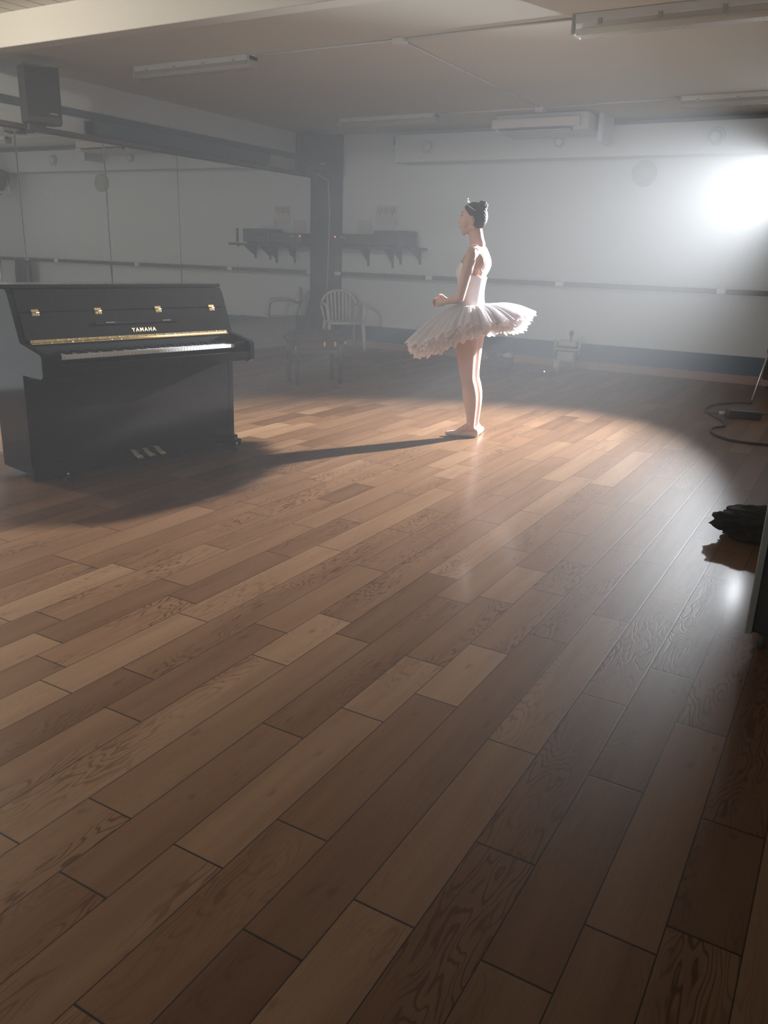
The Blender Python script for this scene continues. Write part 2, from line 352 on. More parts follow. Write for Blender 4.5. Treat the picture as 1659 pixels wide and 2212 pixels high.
# ceiling conduits and junction boxes
def conduit(pts, label, group='surface conduits on the ceiling'):
    o = MB().tube(pts, .009, 8).build('conduit', M['white']); tag(o, label, 'conduit', group)
zc = ZC-.0085
conduit([(-4.98, 6.25, zc), (-3.62, 6.25, zc)], 'thin white conduit between the ceiling lamp near the speaker and the first junction box')
conduit([(-3.50, 6.25, zc), (-2.10, 6.22, zc)], 'thin white conduit between the first junction box and the largest ceiling lamp')
conduit([(-3.56, 6.33, zc), (-3.56, 9.38, zc)], 'long diagonal white conduit running across the ceiling towards the air conditioner')
conduit([(-4.84, 9.45, zc), (-3.62, 9.45, zc)], 'faint conduit on the far ceiling between the corner lamp and the air conditioner')
conduit([(-3.50, 9.45, zc), (-2.05, 9.35, zc)], 'faint conduit on the far ceiling between the air conditioner and the lamp over the beam')
for x, y, lb in ((-3.56, 6.25, 'small white junction box where three conduits meet, far from the air conditioner'), (-3.56, 9.45, 'small white junction box in front of the air conditioner')):
    t = thing('junction_box', lb, 'junction box', (x, y, ZC), 0, 'ceiling junction boxes')
    MB().box((0, 0, -.02), (.10, .10, .04), b=.008).build('box', M['white'], t)
    MB().box((0, 0, -.045), (.085, .085, .012), b=.004).build('lid', M['white'], t)

# fluorescent battens
def batten(x, y, L, label, wide=1.0, z=ZC):
    t = thing('ceiling_lamp', label, 'ceiling lamp', (x, y, z), 0, 'unlit fluorescent ceiling lamps')
    w = .12*wide; h = .10*wide
    MB().box((L/2, 0, -h*.25), (L, w, h*.5), b=.006).build('base_tray', M['white'], t)
    pts = [(w/2*.98, -h*.45), (w/2*.98, -h*.78), (w*.32, -h*1.05), (-w*.32, -h*1.05), (-w/2*.98, -h*.78), (-w/2*.98, -h*.45)]
    MB().prism(pts, 0, .03, L-.03).build('diffuser', M['diffuser'], t)
    MB().tube([(.05, 0, -h*.72), (L-.05, 0, -h*.72)], .013*wide, 10).build('tube', M['tube'], t)
    for ex in (.014, L-.014):
        MB().box((ex, 0, -h*.55), (.028, w*1.03, h*.98), b=.006).build('end_cap', M['greyplastic'], t)
    for i in range(4):
        cx = L*(i+.5)/4
        for s in (-1, 1): MB().box((cx, s*(w/2+.003), -h*.5), (.03, .006, h*.3)).build('clip', M['greyplastic'], t)
    return t
batten(-6.42, 6.25, 1.40, 'unlit fluorescent ceiling lamp with clear cover, beside the wall speaker and beam')
batten(-2.13, 6.20, 1.60, 'largest unlit fluorescent ceiling lamp, next to the ceiling beam', 1.25)
batten(-6.20, 9.45, 1.36, 'faint unlit fluorescent ceiling lamp at the far end, above the dark corner')
batten(-2.04, 9.35, 1.50, 'faint unlit fluorescent ceiling lamp at the far end, above the glowing beam')

# ventilation soffit, air conditioner, vents, clock on the back wall
t = thing('ventilation_duct', 'long boxed ventilation duct under the ceiling along the back wall', 'duct', (-5.93, 10.36, 2.54))
MB().box(((XR+5.93)/2, .15, .17), (XR+5.93-.01, .29, .34), b=.006).build('casing', M['duct'], t)
MB().box((-.04, .16, .28), (.08, .12, .10), b=.004).build('cable_box', M['black'], t)
for x, r, lb in ((-5.42, .085, 'round vent at the dark corner end of the duct'), (-3.62, .07, 'round vent below the air conditioner'), (-1.82, .095, 'round vent on the duct above the glowing beam')):
    t = thing('round_vent', lb, 'vent', (x, 10.36, 2.715), 0, 'round vents on the duct'); Rm = Matrix.Rotation(PI/2, 4, 'X')
    MB().lathe([(r, 0), (r, .018), (r*.86, .026), (r*.80, .014), (r*.78, .005)], 28, Rm).build('rim', M['duct'], t)
    MB().lathe([(r*.62, .004), (r*.62, .03), (r*.5, .036), (.002, .036)], 24, Rm).build('disc', M['duct'], t)
t = thing('wall_clock', 'round wall clock on the back wall beside the bright beam', 'clock', (-2.63, YB, 2.37)); Rm = Matrix.Rotation(PI/2, 4, 'X')
MB().lathe([(.145, 0), (.145, .03), (.132, .038), (.126, .025)], 36, Rm).build('rim', M['greyplastic'], t)
MB().lathe([(.128, .005), (.128, .02), (.002, .02)], 36, Rm).build('dial', M['duct'], t)
MB().box((0, -.024, .03), (.006, .003, .08)).box((.028, -.024, -.008), (.06, .003, .006)).build('hand', M['greyplastic'], t)
t = thing('air_conditioner', 'white air conditioner hanging from the ceiling before the duct', 'air conditioner', (-4.2, 9.72, 2.70))
MB().box((.55, .31, .155), (1.12, .60, .19), b=.02).build('casing', M['duct'], t)
MB().box((.50, -.02, .145), (1.06, .06, .10), b=.012).build('front_panel', M['acpanel'], t)
MB().box((.50, -.012, .072), (.88, .05, .03)).build('air_slot', M['rail'], t)
MB().box((.50, -.04, .058), (.86, .05, .008), b=.002).build('louvre', M['acpanel'], t)
t = thing('air_duct_elbow', 'boxed duct joining the air conditioner to the back wall', 'duct', (-3.05, 9.95, 2.62))
MB().box((.04, .20, .185), (.06, .40, .31), b=.01).build('box', M['duct'], t)
MB().box((.04, .385, .185), (.075, .03, .32), b=.004).build('flange', M['duct'], t)

# barre on the back wall
bz = 1.058
for i, (a, b, lb) in enumerate(((-6.86, -5.44, 'dark wooden barre rail segment between the dark corner and the dancer'), (-5.32, -3.56, 'dark wooden barre rail segment passing behind the dancer'), (-3.44, -1.60, 'dark wooden barre rail segment past the dancer, under the wall clock'), (-1.48, 2.3, 'dark wooden barre rail segment running behind the black flag'))):
    o = MB().box(((a+b)/2, 10.50, bz), (b-a, .035, .056), b=.012).build('barre_rail', M['rail']); tag(o, lb, 'ballet barre', 'barre rails on the back wall')
for x, lb in ((-6.90, 'pale barre bracket beside the dark corner'), (-5.38, 'pale barre bracket just before the dancer hands'), (-3.50, 'pale barre bracket above the stacked pale device'), (-1.54, 'pale barre bracket beside the black flag')):
    t = thing('barre_bracket', lb, 'bracket', (x, YB, bz), 0, 'barre brackets on the back wall')
    MB().box((0, -.16, 0), (.10, .055, .055), b=.008).build('sleeve', M['white'], t)
    MB().box((0, -.068, 0), (.03, .136, .03), b=.004).build('arm', M['white'], t)
    MB().box((0, -.006, 0), (.06, .012, .12), b=.004).build('wall_plate', M['white'], t)

# mirror wall: panels about 1.09 m wide, their bottom rail and the top rail
ym = [0.12, 1.17, 2.23, 3.29, 4.348, 5.403, 6.457, 7.523, 8.581, 9.643, 10.16]
names = {3: 'tall wall mirror standing past the bass end of the piano', 4: 'tall wall mirror behind the bass end of the piano, under the ceiling speaker', 5: 'tall wall mirror rising directly above the piano lid bass half', 6: 'tall wall mirror above the treble half of the piano', 7: 'tall wall mirror just past the treble end of the piano', 8: 'tall wall mirror reflecting the shelf and amplifier', 9: 'narrow wall mirror next to the dark corner'}
for i, (a, b) in enumerate(zip(ym, ym[1:])):
    if i < 3: continue
    t = thing('wall_mirror', names.get(i, 'tall mirror panel nearer the camera, outside the frame'), 'mirror', (XL+.001, a, 0), 0, 'mirror panels on the left wall')
    tilt = Matrix.Identity(4)
    MB().box((.149, (b-a)/2, 1.406), (.296, b-a-.004, 1.90)).build('backing', M['greyplastic'], t)
    g = MB().box((0, 0, 0), (.012, b-a-.0035, 1.886)).build('glass', M['mirror'], t)
    g.location = (.322, (b-a)/2, 1.404); g.rotation_euler = (0, 0, math.radians({7: 0, 8: -1.6, 9: -1.6}.get(i, .7)))    # each pane hangs very slightly turned
o = MB().box((XL+.172, (3.29+10.16)/2, 2.383), (.344, 6.87, .041), b=.004).build('mirror_top_rail', M['rail']); tag(o, 'dark rail running along the top of the mirrors', 'rail')
t = thing('roller_blind', 'long blue-grey roller blind box above the mirrors', 'blind', (XL, 6.50, 2.442))
MB().box((.085, 1.48, .070), (.15, 2.96, .135), b=.01).build('cassette', M['blue2'], t)
for y in (.01, 2.95): MB().box((.085, y, .072), (.17, .02, .14), b=.004).build('end_cap', M['blue2'], t)

# wall speakers
def speaker(loc, rz, label):
    t = thing('wall_speaker', label, 'speaker', loc, rz, 'speakers high on the left wall')
    # local +x faces the room
    MB().prism([(-.15, -.14), (-.175, .04), (-.12, .14), (.12, .14), (.175, .04), (.15, -.14)], 2, 0, .47).build('cabinet', M['speaker'], t)
    g = MB().box((0, 0, .25), (.29, .012, .40), b=.004)
    g.build('grille', M['blackcloth'], t).location = (0, -.144, 0)
    MB().box((.08, -.152, .075), (.07, .006, .012)).build('badge', M['brass'], t)
    MB().box((-.06, .02, -.035), (.16, .14, .07), b=.01).build('bracket', M['black'], t)
    MB().tube([(-.06, .02, -.05), (-.06, .30, -.05), (-.06, .42, .0)], .018, 8).build('wall_arm', M['black'], t)
    return t
s1 = speaker((-6.98, 5.57, 2.40), math.radians(62), 'dark wall speaker below the ceiling beam, above the piano')
s2 = copy_tree(s1); s2.location = (-7.06, 10.12, 2.44); s2.rotation_euler = (0, 0, math.radians(45)); s2['label'] = 'dark wall speaker high in the far corner'
# cable in the corner
o = MB().tube([(-7.20, 10.2, 2.46), (-7.14, 10.57, 2.35), (-7.12, 10.585, 1.9), (-7.13, 10.585, 1.4), (-7.15, 10.585, .75)], .012, 8).build('speaker_cable', M['greyplastic']); tag(o, 'pale cable hanging down the dark corner panel', 'cable')
o = MB().box((-7.36, 10.59, 1.68), (.10, .02, .27), b=.003).build('notice', M['rail']); tag(o, 'narrow upright notice on the dark corner panel', 'notice')

# shelf with amplifiers
t = thing('wall_shelf', 'dark wall shelf carrying the amplifiers on the back wall', 'shelf', (0, YB, 0))
MB().box((-6.22, -.17, 1.435), (1.42, .34, .035), b=.004).build('board', M['amp'], t)
for x, dz in ((-6.47, .24), (-6.06, .25), (-5.93, .20), (-5.62, .19)):
    MB().box((x, -.012, 1.418-dz/2), (.026, .024, dz)).prism([(-.02, 1.418), (-.28, 1.418), (-.02, 1.418-dz*.8)], 0, x-.006, x+.006).build('bracket', M['amp'], t)
t = thing('amplifier', 'larger dark amplifier at the dancer end of the wall shelf', 'amplifier', (-5.93, 10.47, 1.453))
MB().box((0, 0, .112), (.54, .30, .20), b=.008).build('case', M['amp'], t)
for i in range(5): MB().tube([(-.2+i*.07, -.150, .12), (-.2+i*.07, -.168, .12)], .012, 12).build('knob', M['black'], t)
for x in (-.2, .2): MB().box((x, 0, .007), (.05, .2, .014)).build('foot', M['black'], t)
t = thing('cd_player', 'low dark disc player with red light beside the amplifier', 'disc player', (-6.55, 10.47, 1.453))
MB().box((0, 0, .085), (.66, .30, .145), b=.008).build('case', M['amp'], t)
MB().box((-.15, -.153, .112), (.075, .006, .012)).build('display', M['display'], t)
MB().ball((-.29, -.154, .115), .007, n=8, m=6).build('power_light', M['led_red'], t)
for x in (-.25, .25): MB().box((x, 0, .006), (.05, .2, .012)).build('foot', M['black'], t)
# papers on the wall over the shelf
t = thing('poster', 'pale poster with three ornate swirls above the shelf', 'poster', (-6.19, YB-.002, 1.75))
MB().box((0, -.002, .13), (.36, .004, .27)).build('sheet', M['paper'], t)
for i in range(3):
    q = MB(); cx = -.10+i*.10
    for rr in (.038, .022): q.tube([(cx+rr*math.cos(a*PI/8), -.006, .20+rr*math.sin(a*PI/8)) for a in range(17)], .0035, 5, cap=False)
    q.tube([(cx, -.006, .16), (cx-.02, -.006, .14), (cx+.01, -.006, .125)], .003, 5)
    q.build('swirl', M['ink'], t)
o = MB().box((-6.55, YB-.004, 1.70), (.24, .004, .22)).build('paper_sheet', M['paper']); tag(o, 'blank pale sheet pinned beside the swirl poster', 'paper')
t = thing('tinsel', 'small glittering ornament hanging at the poster edge', 'ornament', (-6.03, YB-.01, 1.77))
for i, (dx, dz) in enumerate(((.02, .05), (.015, .02), (.02, -.005), (0, -.03), (-.02, -.05), (-.035, -.065))):
    bm = bmesh.new(); bmesh.ops.create_icosphere(bm, subdivisions=1, radius=.009); MB().bm(bm, Matrix.Translation((dx, -.01, dz))).build('bead', M['crystal'], t)

# ------------------------------------------------------------------ upright piano
def piano():
    wx, wy = .192, .9814; ang = math.atan2(-wx, wy)   # local +x = width, local -y = towards the player
    root = thing('upright_piano', 'black polished upright piano with open keyboard, standing before the mirrors', 'piano', (-4.065, 2.965, 0), math.atan2(wy, wx))
    W = 1.49; D = .36; P = M['piano']; k = lambda *a: MB().box(*a[:2], b=(a[2] if len(a) > 2 else .004))
    # side panels follow the sloped front: y negative is forward
    side = [(0, .035), (D, .035), (D, 1.085), (.12, 1.085), (.095, 1.05), (-.0, .80), (-.22, .755), (-.235, .74), (-.235, .635), (-.21, .62), (-.0, .62)]
    for x0 in (0, W-.035):
        MB().prism(side, 0, x0, x0+.035).build('side_panel', P, root)
    for x0 in (.0, W-.035):
        MB().box((x0+.0175, -.0, .0475), (.045, .06, .06)).build('side_foot', P, root)
    k((W/2, D/2+.09, 1.098), (W+.03, .27, .024), .006).build('lid', P, root)
    k((W/2, D-.01, .56), (W-.07, .02, 1.04)).build('back_panel', M['rubber'], root)
    # upper front panel (leaning) and fallboard folded back below it
    MB().prism([(.105, 1.084), (.118, 1.084), (.072, .965), (.058, .965)], 0, .036, W-.036).build('upper_panel', P, root)
    fb = MB().prism([(.05, .958), (.068, .958), (.012, .815), (-.006, .815)], 0, .036, W-.036).build('fallboard', P, root)
    MB().prism([(.030, .90), (.018, .896), (-.0, .884), (.024, .884)], 0, .48, 1.08).build('music_ledge', P, root)
    for x in (.57, .97): MB().box((x, .006, .893), (.06, .008, .007)).build('ledge_clip', M['chrome'], root)
    for x in (.13, .52, .94, 1.36):
        h = MB().box((0, 0, .014), (.055, .006, .020)).box((0, 0, -.014), (.055, .006, .020)).tube([(-.0275, -.004, 0), (.0275, -.004, 0)], .006, 8).build('hinge', M['brass'], root)
        h.location = (x, .050, .958); h.rotation_euler = (math.radians(-22), 0, 0); h.scale = (.78, .78, .78)
        s = MB()
        for q in (-.018, 0, .018): s.ball((q, -.006, -.016), .0045, n=8, m=6)
        s.build('screw', M['chrome'], h)
    # long brass hinge along the fallboard foot
    hs = MB().box((W/2, -.012, .806), (W-.11, .004, .014)).box((W/2, -.022, .792), (W-.11, .020, .004)).tube([(.055, -.012, .798), (W-.055, -.012, .798)], .004, 8).build('long_hinge', M['brass'], root)
    s = MB()
    for i in range(21):
        s.ball((.08+i*(W-.16)/20, -.016, .808), .0032, n=6, m=5); s.ball((.11+i*(W-.22)/20, -.028, .795), .0036, n=6, m=5)
    s.build('screws', M['chrome'], hs)
    # raised letters
    cu = bpy.data.curves.new('letters', 'FONT'); cu.body = 'YAMAHA'; cu.size = .034; cu.extrude = .0012; cu.align_x = 'CENTER'; cu.space_character = 1.35; cu.offset = .0013
    tmp = bpy.data.objects.new('tmp', cu); C.objects.link(tmp); bpy.context.view_layer.update()
    me = bpy.data.meshes.new_from_object(tmp.evaluated_get(bpy.context.evaluated_depsgraph_get())); C.objects.unlink(tmp); bpy.data.objects.remove(tmp)
    me.materials.clear(); me.materials.append(M['gold_letter']); me.name = 'lettering'
    lt = bpy.data.objects.new('lettering', me); C.objects.link(lt); lt.parent = fb
    sl = math.atan2(.056, .143); lt.rotation_euler = (PI/2 - sl, 0, 0); lt.location = (.80, -.0015, .832); lt.scale = (1, .95, 1)
    # keyboard
    k((W/2, -.11, .655), (W-.07, .235, .05)).build('keybed', P, root)
    k((W/2, -.222, .668), (W-.07, .018, .044), .004).build('key_slip', P, root)
    k((W/2, .0, .74), (W-.07, .03, .10)).build('name_board', M['piano_in'], root)
    for x0 in (.035, W-.135): k((x0+.05, -.105, .715), (.10, .20, .075), .006).build('key_block', P, root)
    n = 52; k0 = .137; kw = (W-2*k0)/n; z = .7375
    wk = MB().box((0, -.0, 0), (kw-.0012, .150, .022), b=.0015).mesh('white_key'); wk.materials.append(M['ivory'])
    bk = MB().prism([(.048, 0), (-.048, 0), (-.040, .012), (.048, .012)], 0, -.0055, .0055).mesh('black_key'); bk.materials.append(M['piano_in'])
    for i in range(n):
        o = bpy.data.objects.new('white_key', wk); C.objects.link(o); o.parent = root; o.location = (k0+kw*(i+.5), -.120, z-.011+.001)
    pat = [1, 0, 1, 1, 0, 1, 1]  # black key after A, -, C, D, -, F, G
    for i in range(n-1):
        if pat[i % 7]:
            o = bpy.data.objects.new('black_key', bk); C.objects.link(o); o.parent = root; o.location = (k0+kw*(i+1), -.092, z)
    # lower case
    k((W/2, .012, .335), (W-.07, .02, .52), .003).build('lower_panel', P, root)
    k((W/2, .01, .055), (W-.07, .04, .05), .003).build('plinth', P, root)
    for x in (.66, .745, .83):
        p = MB().tube([(x, .0, .085), (x, -.025, .088), (x, -.045, .072), (x, -.075, .062), (x, -.105, .058)], [.016, .016, .017, .020, .021], 12, flat=(1, .38), up=(0, 0, 1)).build('pedal', M['pedal'], root)
    for x in (.14, W-.10):
        k((x, -.07, .055), (.10, .16, .045), .01).build('toe_block', P, root)
        c = MB().tube([(x-.012, -.13, .024), (x+.012, -.13, .024)], .024, 16).build('caster', M['rubber'], root)
        MB().box((x, -.13, .045), (.036, .03, .02), b=.004).ball((x, -.148, .05), .008, n=8, m=6).build('caster_fork', M['chrome'], c)
        MB().tube([(x-.012, .27, .018), (x+.012, .27, .018)], .018, 12).build('caster', M['rubber'], root)
piano()

# ------------------------------------------------------------------ piano bench
t = thing('piano_bench', 'dark padded piano bench standing before the white chair', 'bench', (-5.045, 7.25, 0), math.radians(53.9))
def cushion(w, d, h, zb):
    b = MB(); n = 14; vs = []; fs = []
    for j in range(n+1):
        for i in range(n+1):
            u = -1+2*i/n; v = -1+2*j/n
            e = (1-abs(u)**4)*(1-abs(v)**4); z = h*(.45+.55*e**.5) + .006*math.sin(u*9)*math.sin(v*7)*e
            if abs(u) == 1 or abs(v) == 1: z = h*.3
            vs.append((u*w/2, v*d/2, zb+z))
    for j in range(n):
        for i in range(n): a = j*(n+1)+i; fs.append((a, a+1, a+n+2, a+n+1))
    b.add(vs, fs, True); b.box((0, 0, zb+h*.15), (w, d, h*.3), b=.008); return b
cushion(.60, .36, .105, .455).build('cushion', M['leather'], t)
MB().box((0, 0, .415), (.54, .31, .085), b=.005).build('apron', M['bench'], t)
MB().box((0, 0, .345), (.50, .28, .05), b=.005).build('lower_frame', M['bench'], t)
for sx in (-1, 1):
    for sy in (-1, 1):
        MB().tube([(sx*.245, sy*.135, .44), (sx*.245, sy*.135, .33), (sx*.245, sy*.135, .0)], [.030, .029, .021], 8).build('leg', M['bench'], t)
for y in (-.07, .07):
    kn = MB().tube([(.27, y, .42), (.292, y, .42), (.30, y, .42), (.318, y, .42)], [.008, .008, .028, .026], 18).build('height_knob', M['chrome'], t)
for x in (.05, .17):
    MB().box((x, -.160, .425), (.022, .010, .05), b=.004).build('hinge_plate', M['brass'], t)

# ------------------------------------------------------------------ white plastic armchair
def armchair():
    az = math.atan2(-10.4, 6.7) + math.radians(14)     # faces the camera, turned a little to the right of it
    t = thing('plastic_armchair', 'white plastic armchair with slatted back in front of the dark corner', 'chair', (-6.60, 10.18, 0), az+PI/2)
    P = M['plastic']
    # local: front = -y
    q = MB(); q.prism([(-.24, -.23), (.24, -.23), (.25, -.15), (.21, .20), (-.21, .20), (-.25, -.15)], 2, .385, .405)
    q.tube([(-.24, -.235, .392), (0, -.25, .388), (.24, -.235, .392)], .018, 8)
    q.build('seat', P, t)
    # back: arched frame, slats between frame and seat
    def fr(s):  # s from -1..1 along arch
        a = s*PI/2; return V((.265*math.sin(a), .235+.06*math.cos(a)*.7, .60+.225*math.cos(a)))
    arch = [fr(-1+2*i/16) for i in range(17)]
    b = MB(); b.tube([(-.22, .20, .40), (-.245, .215, .50)] + [tuple(p) for p in arch] + [(.245, .215, .50), (.22, .20, .40)], [.022]*2+[.030]*17+[.022]*2, 8, flat=(1.2, .7))
    bk = b.build('backrest', P, t)
    for i in range(7):
        x = -.165+.055*i; tx = x*1.06; top = .60+.225*math.cos(math.asin(max(-1, min(1, tx/.265))))
        MB().tube([(x*.95, .195, .40), (x, .215, .55), (tx, .262, top)], [.017, .018, .019], 6, flat=(1.0, .35), up=(0, 1, 0)).build('slat', P, bk)
    for s in (-1, 1):
        MB().tube([(s*.262, .235, .62), (s*.285, .13, .655), (s*.295, -.02, .655), (s*.285, -.17, .65), (s*.272, -.225, .60), (s*.262, -.235, .50), (s*.25, -.235, .39)], [.024, .026, .027, .027, .026, .024, .024], 8, flat=(1.15, .65)).build('armrest', P, t)
        MB().tube([(s*.245, -.225, .40), (s*.262, -.25, .20), (s*.275, -.27, .0)], [.03, .026, .022], 8).build('leg', P, t)
        MB().tube([(s*.215, .19, .40), (s*.235, .235, .20), (s*.25, .275, .0)], [.03, .026, .022], 8).build('leg', P, t)
armchair()
# dark jacket hanging behind the chair, in the corner
o = MB().tube([(-7.02, 10.50, .86), (-7.02, 10.47, .70), (-7.0, 10.44, .50), (-7.0, 10.42, .30), (-7.0, 10.42, .02)], [.05, .09, .12, .13, .15], 12, flat=(1, .55), up=(0, 1, 0)).build('dark_bundle', M['blackcloth']); tag(o, 'dark cloth bundle standing between the corner panel and the white chair', 'cloth bundle')

# ------------------------------------------------------------------ the dancer
def dancer():
    root = thing('ballet_dancer', 'person, ballet dancer standing in profile in a white tutu with clasped hands', 'person', (-2.525, 5.80, 0), math.radians(191))
    # local frame: +x the way she faces, +y her left (towards the camera)
    prof = [  # z, cx, half depth, half width
        (.70, .070, .060, .120), (.76, .070, .090, .140), (.82, .068, .108, .155), (.88, .066, .112, .162), (.94, .072, .106, .152), (1.00, .080, .092, .128), (1.06, .084, .088, .112),
        (1.12, .083, .089, .112), (1.18, .080, .094, .120), (1.24, .074, .100, .130), (1.30, .062, .098, .138), (1.35, .052, .085, .142), (1.385, .050, .064, .125), (1.41, .052, .045, .080), (1.43, .056, .038, .05)]
    def P(z):
        z = max(prof[0][0], min(prof[-1][0], z))
        for a, b in zip(prof, prof[1:]):
            if a[0] <= z <= b[0]:
                t = (z-a[0])/(b[0]-a[0]); return [a[i]*(1-t)+b[i]*t for i in (1, 2, 3)]
    def T(z, th, off=0):
        cx, hd, hw = P(z); c, s = math.cos(th), math.sin(th)
        bust = .027*math.exp(-((z-1.240)/.058)**2)*max(0, c)**1.0*(.55+.9*abs(s)) if c > 0 else 0
        blade = .012*math.exp(-((z-1.30)/.05)**2)*max(0, -c)*abs(s)*2 if c < 0 else 0
        return (cx + (hd+off)*c + bust - blade, (hw+off)*s, z)
    b = MB()
    # torso
    n = 32; zs = [.70+.02*i for i in range(37)]; vs = []; fs = []
    for z in zs:
        for k in range(n): vs.append(T(z, 2*PI*k/n))
    for i in range(len(zs)-1):
        for k in range(n): fs.append((i*n+k, i*n+(k+1) % n, (i+1)*n+(k+1) % n, (i+1)*n+k))
    fs.append(tuple(range(n))[::-1]); fs.append(tuple((len(zs)-1)*n+k for k in range(n))); b.add(vs, fs, True)
    # shoulders, collar, neck
    for s in (-1, 1):
        b.cone2((.052, s*.06, 1.385), (.058, s*.150, 1.365), .042, .043)
        b.ball((.02, s*.08, 1.30), (.03, .05, .07))
    b.cone2((.050, 0, 1.38), (.078, 0, 1.53), .058, .050, flat=(1, 1)); b.cone2((.052, 0, 1.43), (.068, 0, 1.48), .053, .050)
    # arms (upper arm, forearm, palm, fingers)
    def arm(s, sh, el, wr, hd, tip):
        b.cone2(sh, V(sh).lerp(V(el), .55), .043, .038); b.cone2(V(sh).lerp(V(el), .5), el, .038, .032)
        b.cone2(el, V(el).lerp(V(wr), .35), .032, .034); b.cone2(V(el).lerp(V(wr), .3), wr, .034, .022, flat=(1, .9))
        b.cone2(wr, V(wr).lerp(V(hd), .5), .022, .025)
        d = (V(hd)-V(wr)).normalized(); side = V((0, 0, 1)).cross(d).normalized(); upv = d.cross(side).normalized()
        # palm: broad in the up direction, thin sideways
        for q in (-.022, -.007, .008, .022):
            b.cone2(V(wr)+d*.02+upv*q*.7, V(hd)+upv*q, .014, .012)
        return d, side, upv
    sides = {}
    for s in (1, -1):
        sh = (.060, s*.165, 1.355); el = (.112, s*.215, 1.055) if s > 0 else (.115, s*.20, 1.06)
        wr = (.268, s*.075, 1.012) if s > 0 else (.272, s*.06, 1.018); hd = (.335, s*.030, 1.004) if s > 0 else (.338, s*.018, 1.012)
        d, sd, up = arm(s, sh, el, wr, hd, None)
        inw = V((0, -s, 0))
        for i, q in enumerate((-.024, -.008, .008, .023)):
            L = (.052, .064, .068, .058)[i]; p0 = V(hd)+up*q
            dirs = [(d*1.0+inw*.25).normalized(), (d*.55+inw*.8+V((0, 0, -.25))).normalized(), (d*-.25+inw*.9+V((0, 0, -.35))).normalized()]
            for j, (fr_, dr) in enumerate(zip((.45, .32, .25), dirs)):
                p1 = p0+dr*L*fr_; b.cone2(p0, p1, .0085-.0008*j, .0078-.0008*j, 8); p0 = p1
        th0 = V(wr).lerp(V(hd), .35)+up*.022; th1 = th0+(d*.6+up*.6+inw*.1).normalized()*.036; th2 = th1+(d*.8+up*.05+inw*.6).normalized()*.028
        b.cone2(th0, th1, .012, .0095, 8); b.cone2(th1, th2, .0095, .008, 8)
    # legs
    def leg(s, y0):
        key = [(.90, .072, .088), (.80, .074, .087), (.714, .077, .081), (.60, .070, .066), (.51, .062, .0545), (.45, .053, .0490), (.39, .037, .0520), (.33, .026, .0535), (.26, .018, .0475), (.19, .013, .0370), (.13, .010, .0300), (.085, .011, .0285), (.06, .011, .027)]
        P_ = []; R_ = []
        for q in range(len(key)-1):
            k0, k1, k2, k3 = key[max(q-1, 0)], key[q], key[q+1], key[min(q+2, len(key)-1)]
            for w in range(5):
                t = w/5; z, x, r = (.5*((2*k1[c])+(-k0[c]+k2[c])*t+(2*k0[c]-5*k1[c]+4*k2[c]-k3[c])*t*t+(-k0[c]+3*k1[c]-3*k2[c]+k3[c])*t**3) for c in range(3))
                yy = s*(.078 if z > .8 else (.045+(z-.085)/.715*.033)); dx = 0 if s > 0 else -.010
                P_.append((x+dx, yy if s > 0 else yy*.95, z)); R_.append(r*(1 if s > 0 else .99))
        b.tube(P_, R_, 24)
    leg(1, 0); leg(-1, 0)
    # feet: turned out from the heels
    feet = []
    for s, ang, hl in ((1, math.radians(13), (.0, .045)), (-1, math.radians(-92), (-.018, -.035))):
        dr = V((math.cos(ang), math.sin(ang), 0)); h = V((hl[0], hl[1], 0)); an = V((.011, .046, .085)) if s > 0 else V((.001, -.044, .085))
        feet.append((h, dr, an)); he = h-dr*.028+V((0, 0, .030))
        b.cone2(an, he, .028, .026, 12); b.cone2(an+dr*.01, h+dr*.10+V((0, 0, .035)), .032, .028, 12); b.cone2(he, h+dr*.09+V((0, 0, .026)), .026, .026, 12)
        b.cone2(h+dr*.09+V((0, 0, .026)), h+dr*.185+V((0, 0, .020)), .028, .016, 12)
    # head
    hc = V((.098, 0, 1.612))
    b.ball(hc+V((-.004, 0, .010)), (.094, .073, .098), n=24, m=16)
    b.ball(hc+V((.045, 0, -.030)), (.052, .060, .080), n=20, m=14)
    b.ball(hc+V((.030, 0, -.075)), (.060, .052, .040)); b.cone2(hc+V((.062, 0, -.106)), hc+V((.070, 0, -.098)), .019, .017)       # jaw, chin
    for s in (-1, 1): b.cone2(hc+V((-.005, s*.048, -.055)), hc+V((.060, s*.016, -.104)), .020, .017); b.ball(hc+V((.062, s*.034, -.030)), (.022, .020, .022))
    b.cone2(hc+V((.086, 0, .028)), hc+V((.103, 0, -.024)), .010, .0105, 10); b.ball(hc+V((.104, 0, -.032)), (.013, .013, .010)); 
    for s in (-1, 1): b.ball(hc+V((.093, s*.010, -.036)), (.009, .007, .007)); b.cone2(hc+V((.078, s*.012, .040)), hc+V((.070, s*.042, .036)), .011, .010, 8)   # nostrils, brow
    b.ball(hc+V((.091, 0, -.060)), (.010, .019, .0065)); b.ball(hc+V((.089, 0, -.072)), (.010, .016, .0065)); b.ball(hc+V((.080, 0, -.066)), (.018, .026, .018))
    for s in (-1, 1):
        rot = Matrix.Rotation(math.radians(15), 3, 'Y')
        b.ball(hc+V((-.008, s*.081, -.012)), (.018, .015, .031), rot=rot); b.ball(hc+V((-.004, s*.072, -.030)), (.010, .008, .012))
    body = b.build('body', M['skin'], root)
    rm = body.modifiers.new('remesh', 'REMESH'); rm.mode = 'VOXEL'; rm.voxel_size = .0042; rm.use_smooth_shade = True
    sm = body.modifiers.new('smooth', 'SMOOTH'); sm.iterations = 4; sm.factor = .5
